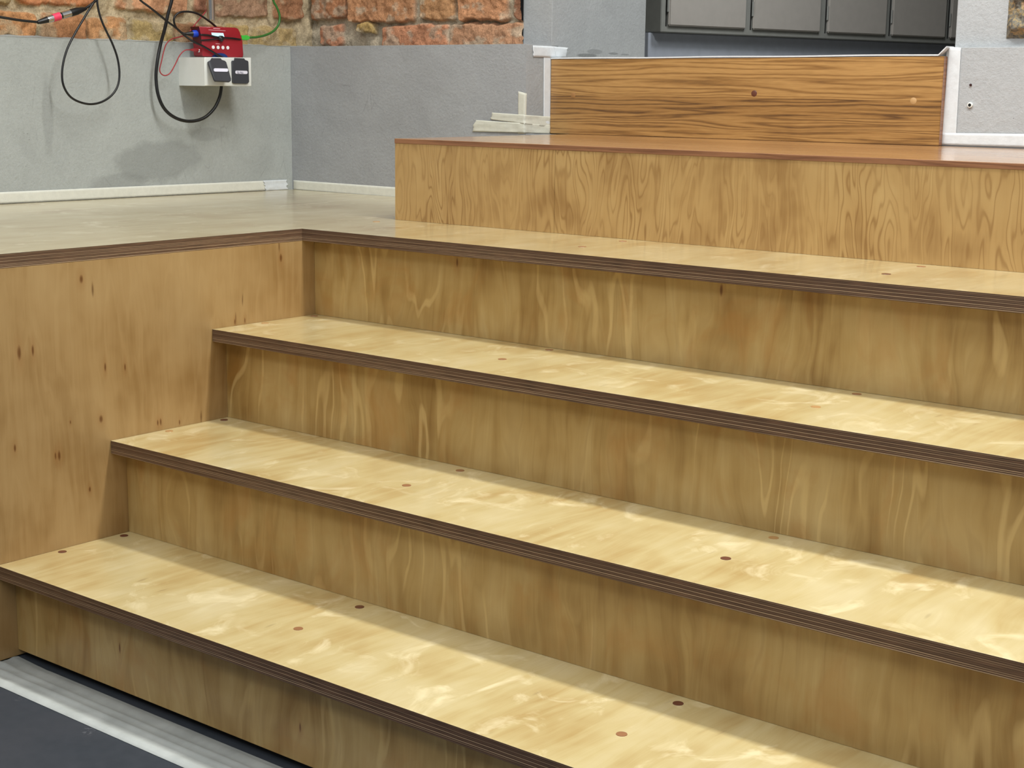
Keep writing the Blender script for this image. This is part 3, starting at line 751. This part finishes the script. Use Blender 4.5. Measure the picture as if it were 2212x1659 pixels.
strip('masking_tape', 'narrow upright white tape along the left edge of the oak board', [(1174.5, 112), (1190, 112), (1189, 287), (1174, 270)], fn_reveal, M_TAPEW, nu=6, nv=30, lift=0.0008, sd=8)
strip('masking_tape', 'short white tape on the ledge corner above the left end of the oak board', [(1151, 98), (1197, 100), (1203, 124.5), (1152.5, 123)], fn_reveal, M_TAPEW, nu=14, torn=1, lift=0.0024, wr=0.001, sd=9)
strip('masking_tape', 'short white tape end on the reveal just right of the ledge corner tape', [(1196, 100), (1227, 103), (1223, 125), (1199, 125)], fn_reveal, M_TAPEW, nu=10, torn=2, lift=0.0010, sd=10)
strip('masking_tape', 'wide upright white tape on the plaster right of the oak board', [(2050, 101), (2076, 103), (2064, 312), (2033, 313)], fn_right, M_TAPEW, nu=8, nv=30, wr=0.0012, lift=0.0012, sd=11)
strip('masking_tape', 'white tape along the foot of the right wall above the oak top', [(2036, 287), (2330, 291), (2330, 322), (2034, 313)], fn_right, M_TAPEW, nu=40, wr=0.0010, lift=0.0020, sd=12)
# white paper edge over the board
V = []; F = []; n = 60
for i in range(n+1):
    f = i/n; z = zA+(zB-zA)*f + 0.0006 + 0.0010*f + 0.0006*math.sin(f*17) + 0.018*max(0, (f-0.985)/0.015)**2
    for d, dz in ((-0.0012, 0), (0.045, 0.0002), (0.045, 0.0034), (-0.0012, 0.0032)): V.append(ob_pt(f*1.004, d, z+dz))
for i in range(n):
    for k in range(4): F.append((4*i+k, 4*i+(k+1) % 4, 4*i+4+(k+1) % 4, 4*i+4+k))
F += [(0, 1, 2, 3), (4*n+3, 4*n+2, 4*n+1, 4*n)]
tag(link_mesh('masking_paper', V, F, M_TAPEW, origin=V[0]), 'thin white paper edge lying along the top of the oak board', 'paper')

# protective paper on the floor with raised ribs
V = []; F = []; nu, nv = 170, 44
for i in range(nu+1):
    x = 0.004 + 3.3*i/nu
    for j in range(nv+1):
        t = j/nv; y = -0.073 - 0.004*math.sin(x*2.1) + (0.103)*t
        if x < 0.12: y = -0.073-0.05*(0.12-x) + (0.100+0.05*(0.12-x)+0.008*(0.12-x)/0.12)*t
        rib = 0.0035*math.exp(-((t-0.12)/0.09)**2) + 0.0022*math.exp(-((t-0.42)/0.05)**2) + 0.0020*math.exp(-((t-0.62)/0.045)**2) + 0.0018*math.exp(-((t-0.85)/0.08)**2)
        w = mnoise.noise(Vector((x*5, y*40, 2.0)))*0.0012 + (mnoise.noise(Vector((x*30, y*60, 5.0)))*0.006*max(0, 1-x/0.15))
        z = 0.0014 + rib + w + 0.0006 if 0 < j < nv else 0.0008
        V.append((x, y, max(z, 0.0006)))
for i in range(nu):
    for j in range(nv): F.append((i*(nv+1)+j, (i+1)*(nv+1)+j, (i+1)*(nv+1)+j+1, i*(nv+1)+j+1))
tag(link_mesh('protective_paper', V, F, M_FILM, smooth=True, origin=(0, 0, 0.0006)), 'translucent white protective strip taped on the dark floor before the lowest step', 'protective sheet')

# ------------------------------------------------------------------ wall plug and hole in the right wall
p = on_y(2096, 227, RY); 
wp = thing('wall_plug', 'white plastic wall plug ring in the plaster right of the oak board', 'wall plug', tuple(p))
o = lathe('collar', p+np.array([0, 0.003, 0]), p-np.array([0, 0.004, 0]), [(0, .0062), (0.9, .0062), (1, .0052)], M_WHITE, wp)
lathe('bore', p-np.array([0, 0.0036, 0]), p-np.array([0, 0.0043, 0]), [(0, .0036), (1, .0036)], M_GAP, wp)
p = on_y(2097, 183.5, RY)
tag(lathe('drill_hole', p+np.array([0, 0.003, 0]), p-np.array([0, 0.0024, 0]), [(0, .003), (1, .0026)], plain('hole_dark', (50, 20, 20), 0.9)), 'small dark drill hole in the plaster above the white wall plug', 'hole')

# ------------------------------------------------------------------ grey cabinets behind
CA = np.array([-0.54423, 3.0, 0.0]); CB = np.array([-0.13897, 4.51372, 0.0]); ct = (CB-CA)/np.linalg.norm(CB-CA); cn = np.array([ct[1], -ct[0], 0.0])
def cb(u, v, off=0.0): return on_plane(u, v, cn, CA, off)
def csz(u, v, off=0.0): p = cb(u, v, off); return np.dot(p-CA, ct), p[2]
cab = thing('metal_cabinet', 'grey metal cabinet with a row of flat doors in the dark room behind', 'cabinet', tuple(CA+np.array([0, 0, ZF])))
def cab_box(name, s0, s1, d0, d1, z0, z1, mat, parent, bev=0.001):
    P = []
    for (s, d) in ((s0, d0), (s1, d0), (s1, d1), (s0, d1)): P.append(CA+ct*s+cn*d)
    bm = bmesh.new(); lo = [bm.verts.new((p[0], p[1], z0)) for p in P]; hi = [bm.verts.new((p[0], p[1], z1)) for p in P]
    bm.faces.new(lo[::-1]); bm.faces.new(hi)
    for i in range(4): bm.faces.new((lo[i], lo[(i+1) % 4], hi[(i+1) % 4], hi[i]))
    if bev: bmesh.ops.bevel(bm, geom=list(bm.edges), offset=bev, segments=2, affect='EDGES')
    return from_bm(name, bm, mat, parent)
ZC = 1.277; CL = 2.3
cab_box('body', 0, CL, -0.40, 0.0, ZC, 2.6, M_CABF, cab, 0.002)
cab_box('plinth', 0.02, CL, -0.38, -0.055, ZF-0.003, ZC-0.001, M_CABP, cab)
cab_box('corner_post', -0.012, 0.018, -0.40, -0.05, ZF-0.003, ZC-0.001, M_CABP, cab)
edges = [(1440, 1606, 52), (1622, 1766, 65.5), (1783, 1908, 74), (1921, 2036, 79.5), (2047, 2150, 84)]
for (u0, u1, v) in edges:
    s0, z0 = csz(u0, v+1); s1, _ = csz(u1, v)
    z0 = ZC + 0.022
    d = cab_box('door', s0, s1, 0.0015, 0.014, z0, 2.5, M_CAB, cab, 0.004)
    cab_box('gap_shade', s0-0.006, s0-0.001, -0.001, 0.001, z0-0.002, 2.5, M_GAP, d, 0)  # dark strips put in for the shade in the gaps beside the door
    cab_box('gap_shade', s1+0.001, s1+0.003, -0.001, 0.001, z0-0.002, 2.5, M_GAP, d, 0)
    for hz in (1.345, 1.9):
        p = CA+ct*(s0-0.004)+cn*0.010; lathe('hinge', p+np.array([0, 0, hz]), p+np.array([0, 0, hz+0.05]), [(0, .004), (1, .004)], M_CABF, d)

# ------------------------------------------------------------------ sockets, control box and cables on the left wall
NX = LWN
def q(u, v, off): return lw(u, v, off)
sock_d = 0.045
yw = lw(421, 155, 0.0)
sk = thing('wall_socket', 'white surface-mounted double socket with two dark hinged lids on plaster', 'socket', tuple(q(480, 186, 0)))
# front face outline at depth so that the side seen at 419..442 closes on the wall
def find_off(u_wall, u_face, v):
    s0 = -np.dot(lw(u_wall, v, 0)-LWP, _t); lo, hi = 0.0, 0.12
    for _ in range(30):
        m = (lo+hi)/2; s = -np.dot(lw(u_face, v, m)-LWP, _t)
        if s > s0: lo = m
        else: hi = m
    return lo
DS = find_off(419, 442, 155)
prism('housing', [q(u, v, DS) for u, v in ((442, 123.5), (542.5, 124.5), (543.5, 186.5), (443, 185.5))], NX, DS, M_WHITE, sk, bev=0.0025, smooth=True)
# closed lid (right)
lid = prism('lid', [q(u, v, DS+0.006) for u, v in ((509, 125), (528, 126), (529.5, 130.5), (535, 131), (537, 133.5), (538.5, 177), (536, 180), (532, 181), (507, 180.5), (503.5, 178), (502, 134), (503.5, 131), (508, 130.5))], NX, 0.006, M_LID, sk, bev=0.0012, smooth=True)
def pill(pts4, off, name, mat, parent, fn=q):
    (u0, v0), (u1, v1), (u2, v2), (u3, v3) = pts4    # TL TR BR BL
    out = []
    for (cx, cy, hx, hy, a0) in (((u0+u3)/2, (v0+v3)/2, -1, 0, 90), ((u1+u2)/2, (v1+v2)/2, 1, 0, -90)):
        r = abs(v3-v0)/2
        for k in range(7):
            th = math.radians(a0+180*k/6); out.append((cx+math.cos(th)*r*0.7, cy-math.sin(th)*r))
    return prism(name, [fn(u, v, off) for u, v in out], NX, 0.0012, mat, parent)
lb = pill(((511, 152.5), (532.5, 153), (532.5, 160), (511, 159.5)), DS+0.0074, 'label_plate', M_LABEL, lid)
def text(name, s, uv, off, h, mat, parent):
    cu = bpy.data.curves.new('t', 'FONT'); cu.body = s; cu.size = h; cu.extrude = 0.0002
    to = bpy.data.objects.new('t', cu); COL.objects.link(to); bpy.context.view_layer.update()
    me = bpy.data.meshes.new_from_object(to); bpy.data.objects.remove(to)
    p = q(uv[0], uv[1], off)
    R3 = Matrix(((_t[0], 0, NX[0]), (_t[1], 0, NX[1]), (0, 1, 0)))
    org = world_loc(parent)
    me.transform(Matrix.Translation(Vector(p)-org) @ R3.to_4x4()); me.materials.append(mat)
    o = bpy.data.objects.new(name, me); COL.objects.link(o); o.parent = parent; return o
text('lettering', 'Ea No', (512.5, 159), DS+0.0076, 0.0085, M_INK, lb)
# open lid (left) tilted outwards, resting on the plug
top = [q(455, 124.5, DS+0.004), q(473, 125, DS+0.004), q(477.5, 130.5, DS+0.006), q(485, 131, DS+0.006)]
DO = DS+0.040
ld = prism('lid', [q(457.5, 125, DS+0.004), q(477, 125.5, DS+0.004), q(479, 130, DS+0.006), q(486, 131, DS+0.008), q(489, 134, DS+0.011), q(499.5, 170, DO), q(499, 174.5, DO+0.002), q(496, 176, DO+0.002), q(466, 174.5, DO), q(463, 170, DO-0.002), q(451, 137, DS+0.010), q(450.5, 132, DS+0.008), q(456, 130, DS+0.006)],
           (0.86, -0.05, 0.45), 0.006, M_LID, sk, bev=0.001, smooth=True)
for nm, C4, mt in (('label_plate', ((463, 147.5), (489.5, 148), (491.5, 155), (466, 154.5)), M_LABEL),):
    n1 = np.array((0.86, -0.05, 0.45)); n1 = n1/np.linalg.norm(n1)
    base = q(477, 151, DS+0.024)
    def fo(u, v, off): return on_plane(u, v, n1, base, off)
    A_, B_, C_ = q(457.5, 130, DS+0.006), q(499.5, 170, DO), q(463, 170, DO-0.002)
    n1 = np.cross(B_-A_, C_-A_); n1 /= np.linalg.norm(n1); n1 = n1 if n1[0] > 0 else -n1; base = A_
    pill(C4, 0.0008, nm, mt, ld, fn=fo)
# power plug and thick cable
def W(pts, o):   # list of (u,v[,off]) -> world
    return [q(p[0], p[1], p[2] if len(p) > 2 else o) for p in pts]
pc = thing('power_cable', 'thick black power cable looping down and up into the left socket lid', 'cable', tuple(q(478, 176, 0.05)))
tube('cord', W([(377, -40, .05), (371, 0, .05), (363, 30, .045), (356, 62, .04), (347, 95, .03), (340, 132, .03), (337, 168, .03), (342, 206, .035), (356, 236, .04), (380, 255, .045), (410, 262, .05), (440, 255, .055), (462, 235, .06), (474, 211, .062), (478, 190, .062), (478, 182, .062)], .04), 0.0046, M_BLACK, pc)
lathe('strain_relief', q(478, 184, .062), q(477, 172, .060), [(0, .006), (1, .0075)], M_BLACK, pc)
lathe('plug', q(473, 160, DS+0.0005), q(474, 163, DS+0.018), [(0, .015), (0.7, .0145), (1, .011)], M_BLACK, pc)
# control box
DB = 0.062
kb = thing('control_box', 'red metal control box with lit screen and four white buttons above the socket', 'control box', tuple(q(482, 123, 0)))
outl = ((430, 57), (508, 59.5), (514, 61.5), (518, 68), (524, 87), (526, 119), (525, 123), (521, 124.5), (440, 122), (437.5, 119), (436.5, 97), (434, 75))
hb_ = prism('housing', [q(u, v, DB) for u, v in outl], NX, 0.040, M_REDB, kb, bev=0.0022, smooth=True)
el = [q(430, 58, DB-0.001), q(434, 76, DB-0.001), q(437, 98, DB-0.001), q(438, 120, DB-0.001)]
er = [q(430, 58, DB-0.001)-NX*0.038, q(434, 76, DB-0.001)-NX*0.038, q(437, 98, DB-0.001)-NX*0.038, q(438, 120, DB-0.001)-NX*0.038]
V = []; F = []
for a, b in zip(el, er): V += [a-_t*0.0012, b-_t*0.0012]
F = [(0, 1, 3, 2), (2, 3, 5, 4), (4, 5, 7, 6)]
link_mesh('dark_red_side', V, F, M_REDD, kb, origin=world_loc(kb))  # darker red sheet over the left side of the housing
pS = prism('screen', [q(u, v, DB+0.0012) for u, v in ((457, 70.5), (482.5, 71.5), (485, 80), (459, 79))], NX, 0.002, M_SCREEN, kb, bev=0.0004)
for (u, v) in ((460.5, 102.2), (471, 102.6), (481.5, 102.9), (492, 103.2)):
    p = q(u, v, DB); lathe('button', p-NX*0.001, p+NX*0.0014, [(0, .0050), (0.7, .0050), (1, .0042)], M_BTN, kb)
for (u0, v0, u1, v1, w) in ((450.5, 64.6, 487, 66.4, .0006), (461, 61.4, 475.5, 62.2, .0009), (466, 94.4, 475, 94.9, .0007)):
    a = q(u0, v0, DB+0.0004); b = q(u1, v1, DB+0.0004); z = np.array([0, 0, w])
    prism('print_line', [a-z, b-z, b+z, a+z], NX, 0.0006, M_PRINT, kb)
for (u0, v0, u1, v1) in ((492, 62, 504, 112), (449, 97, 452, 112)):
    a = q(u0, v0, DB-0.0002); b = q(u1, v1, DB-0.0002); h = _t*0.0016
    prism('ridge', [a-h, b-h, b+h, a+h], NX, 0.001, M_REDB, kb, bev=0.0003)
prism('blue_foot', [q(u, v, DB+0.003) for u, v in ((459, 123), (463, 118), (470, 115.2), (478, 114.6), (485, 116), (490, 119.5), (493, 124), (476, 126))], NX, 0.006, M_BLUED, kb, bev=0.001)
p = q(450, 110, DB-0.02)
lathe('jack', q(427, 108.5, 0.045), q(435, 110.5, 0.045), [(0, .004), (0.3, .006), (1, .006)], M_STEEL, kb)
# black tie straps round the control box
st = thing('cable_tie', 'black tie strap wrapped round the red control box below its screen', 'strap', tuple(q(478, 82, DB)))
tube('band', W([(433, 75, DB+.001), (450, 76, DB+.004), (466, 79.5, DB+.005), (478, 81, DB+.005), (500, 82.5, DB+.004), (518, 85, DB+.001), (521, 85.5, DB-.012)], 0), 0.0024, M_BLACK, st)
tube('band', W([(434, 87, DB+.001), (450, 86, DB+.004), (466, 84.5, DB+.005), (480, 83.5, DB+.005)], 0), 0.0020, M_BLACK, st)
bm = bmesh.new(); c0 = q(478, 83, DB+.007)
bmesh.ops.create_icosphere(bm, subdivisions=3, radius=1.0, matrix=Matrix.Translation(c0) @ Matrix.Diagonal((.007, .010, .007, 1)))
for v in bm.verts: v.co += Vector(mnoise.noise_vector(v.co*150))*0.0025
from_bm('knot', bm, M_BLACK, st, smooth=True)
# data cable with blue plug (loops above the box)
dc = thing('data_cable', 'thin black cable with blue plug looping above the red control box', 'cable', tuple(q(427, 73, 0.04)))
tube('cord', W([(470, 62, .028), (462, 54, .032), (448, 43, .036), (425, 29, .036), (402, 25, .034), (386, 28, .032), (377, 37, .03), (376, 48, .03), (381, 60, .03), (392, 70, .035), (402, 73, .04)], 0), 0.0029, M_BLACK, dc)
lathe('boot', q(401, 73, .040), q(416, 73, .043), [(0, .0035), (0.5, .006), (1, .0085)], M_BLACK, dc)
lathe('plug', q(415, 73, .043), q(431, 72.5, .045), [(0, .0085), (0.2, .0098), (0.8, .0098), (1, .009)], M_BLUE, dc)
# long thin cable
lc = tube('thin_cable', W([(290, -20, .05), (303, 0, .05), (325, 17, .058), (350, 37, .062), (362, 47, .060), (380, 60, .052), (398, 76, .056), (418, 90, .066), (437, 99, .070), (456, 110, .070), (472, 120, .071), (487, 127, .071), (500, 131, .070), (512, 131, .068), (520, 129, .064), (523, 124, .058)], 0), 0.0030, M_BLACK)
tag(lc, 'thin black cable slanting from upper left across the lower red control box', 'cable')
# red cable
rc = thing('red_cable', 'thin red cable hanging in a narrow loop into the red control box', 'cable', tuple(q(428, 108, .045)))
tube('cord', W([(449, -30, .012), (448, 0, .012), (447, 20, .014), (436, 35, .016), (422, 52, .02), (408, 70, .022), (394, 78, .022), (372, 84, .02), (360, 94, .02), (354, 110, .02), (349, 132, .022), (345, 150, .024), (349, 160, .026), (358, 163, .028), (368, 157, .03), (378, 140, .034), (388, 120, .038), (399, 109, .042), (410, 107.5, .044), (416, 107.5, .045)], 0), 0.0016, M_REDW, rc)
lathe('plug', q(411, 107.5, .044), q(429, 108.5, .045), [(0, .0022), (0.3, .0042), (0.9, .0048), (1, .004)], M_REDW, rc)
# green cable
gc = thing('green_cable', 'green network cable curving down into the right side of the red box', 'cable', tuple(q(524, 81, .04)))
tube('cord', W([(580, -40, .02), (590, 0, .02), (598, 16, .022), (604, 34, .024), (602, 52, .026), (592, 66, .03), (576, 75, .034), (556, 80, .038), (540, 81, .040)], 0), 0.0034, M_GREENW, gc)
bm = bmesh.new()
prism('plug', [q(u, v, .048) for u, v in ((522, 76.5), (534, 76), (540, 79), (540, 84.5), (534, 87), (522.5, 86))], NX, 0.014, M_GREENP, gc, bev=0.0015)
# microphone cable with inline connectors
mc = thing('microphone_cable', 'black audio cable with silver inline plugs and pink band hanging from upper left', 'cable', tuple(q(82, 48, .03)))
tube('cord', W([(-60, 28, .02), (-20, 34, .022), (10, 38.5, .025), (45, 44, .028), (84, 48, .03)], 0), 0.0033, M_BLACK, mc)
A_ = q(81, 48.5, .03); B_ = q(184, 19, .035)
def seg(name, f0, f1, prof, mat): return lathe(name, A_+(B_-A_)*f0, A_+(B_-A_)*f1, prof, mat, mc)
seg('boot', 0.0, 0.22, [(0, .0042), (0.2, .006), (1, .0086)], M_BLACK)
seg('shell', 0.20, 0.47, [(0, .0088), (0.1, .0092), (1, .0092)], M_STEEL)
seg('pink_band', 0.315, 0.46, [(0, .0098), (1, .0102)], M_PINK)
seg('coupling_ring', 0.47, 0.50, [(0, .0075), (1, .0075)], M_BLACK)
seg('shell', 0.50, 0.71, [(0, .0094), (1, .0096)], M_STEEL)
seg('boot', 0.68, 1.02, [(0, .0098), (0.4, .0098), (0.8, .006), (1, .0038)], M_BLACK)
tube('cord', W([(182, 19.5, .035), (192, 13, .034), (204, 3, .033), (212, -12, .03), (222, -40, .025)], 0), 0.0033, M_BLACK, mc)
tag(tube('hanging_cable', W([(222, -50, .03), (209, -4, .034), (200, 9, .038), (181, 40, .044), (161, 74, .05), (146, 104, .054), (137, 134, .056), (134, 163, .058), (138, 187, .06), (151, 208, .062), (171, 220, .064), (196, 225, .065), (220, 220, .064), (241, 206, .062), (254, 186, .06), (258, 160, .058), (254, 127, .054), (243, 95, .05), (230, 68, .045), (219, 43, .04), (212, 18, .036), (210, -5, .034), (214, -50, .03)], 0), 0.0029, M_BLACK),
    'black cable hanging in a teardrop loop on the grey plaster of the left wall', 'cable')
# steel conduit
tag(lathe('steel_conduit', q(456, 44, .030), q(456, 44, .030)+np.array([0, 0, 1.9]), [(0, .0108), (0.002, .0116), (1, .0116)], M_STEEL, None, seg=28), 'upright polished steel conduit ending just above the red control box', 'conduit')
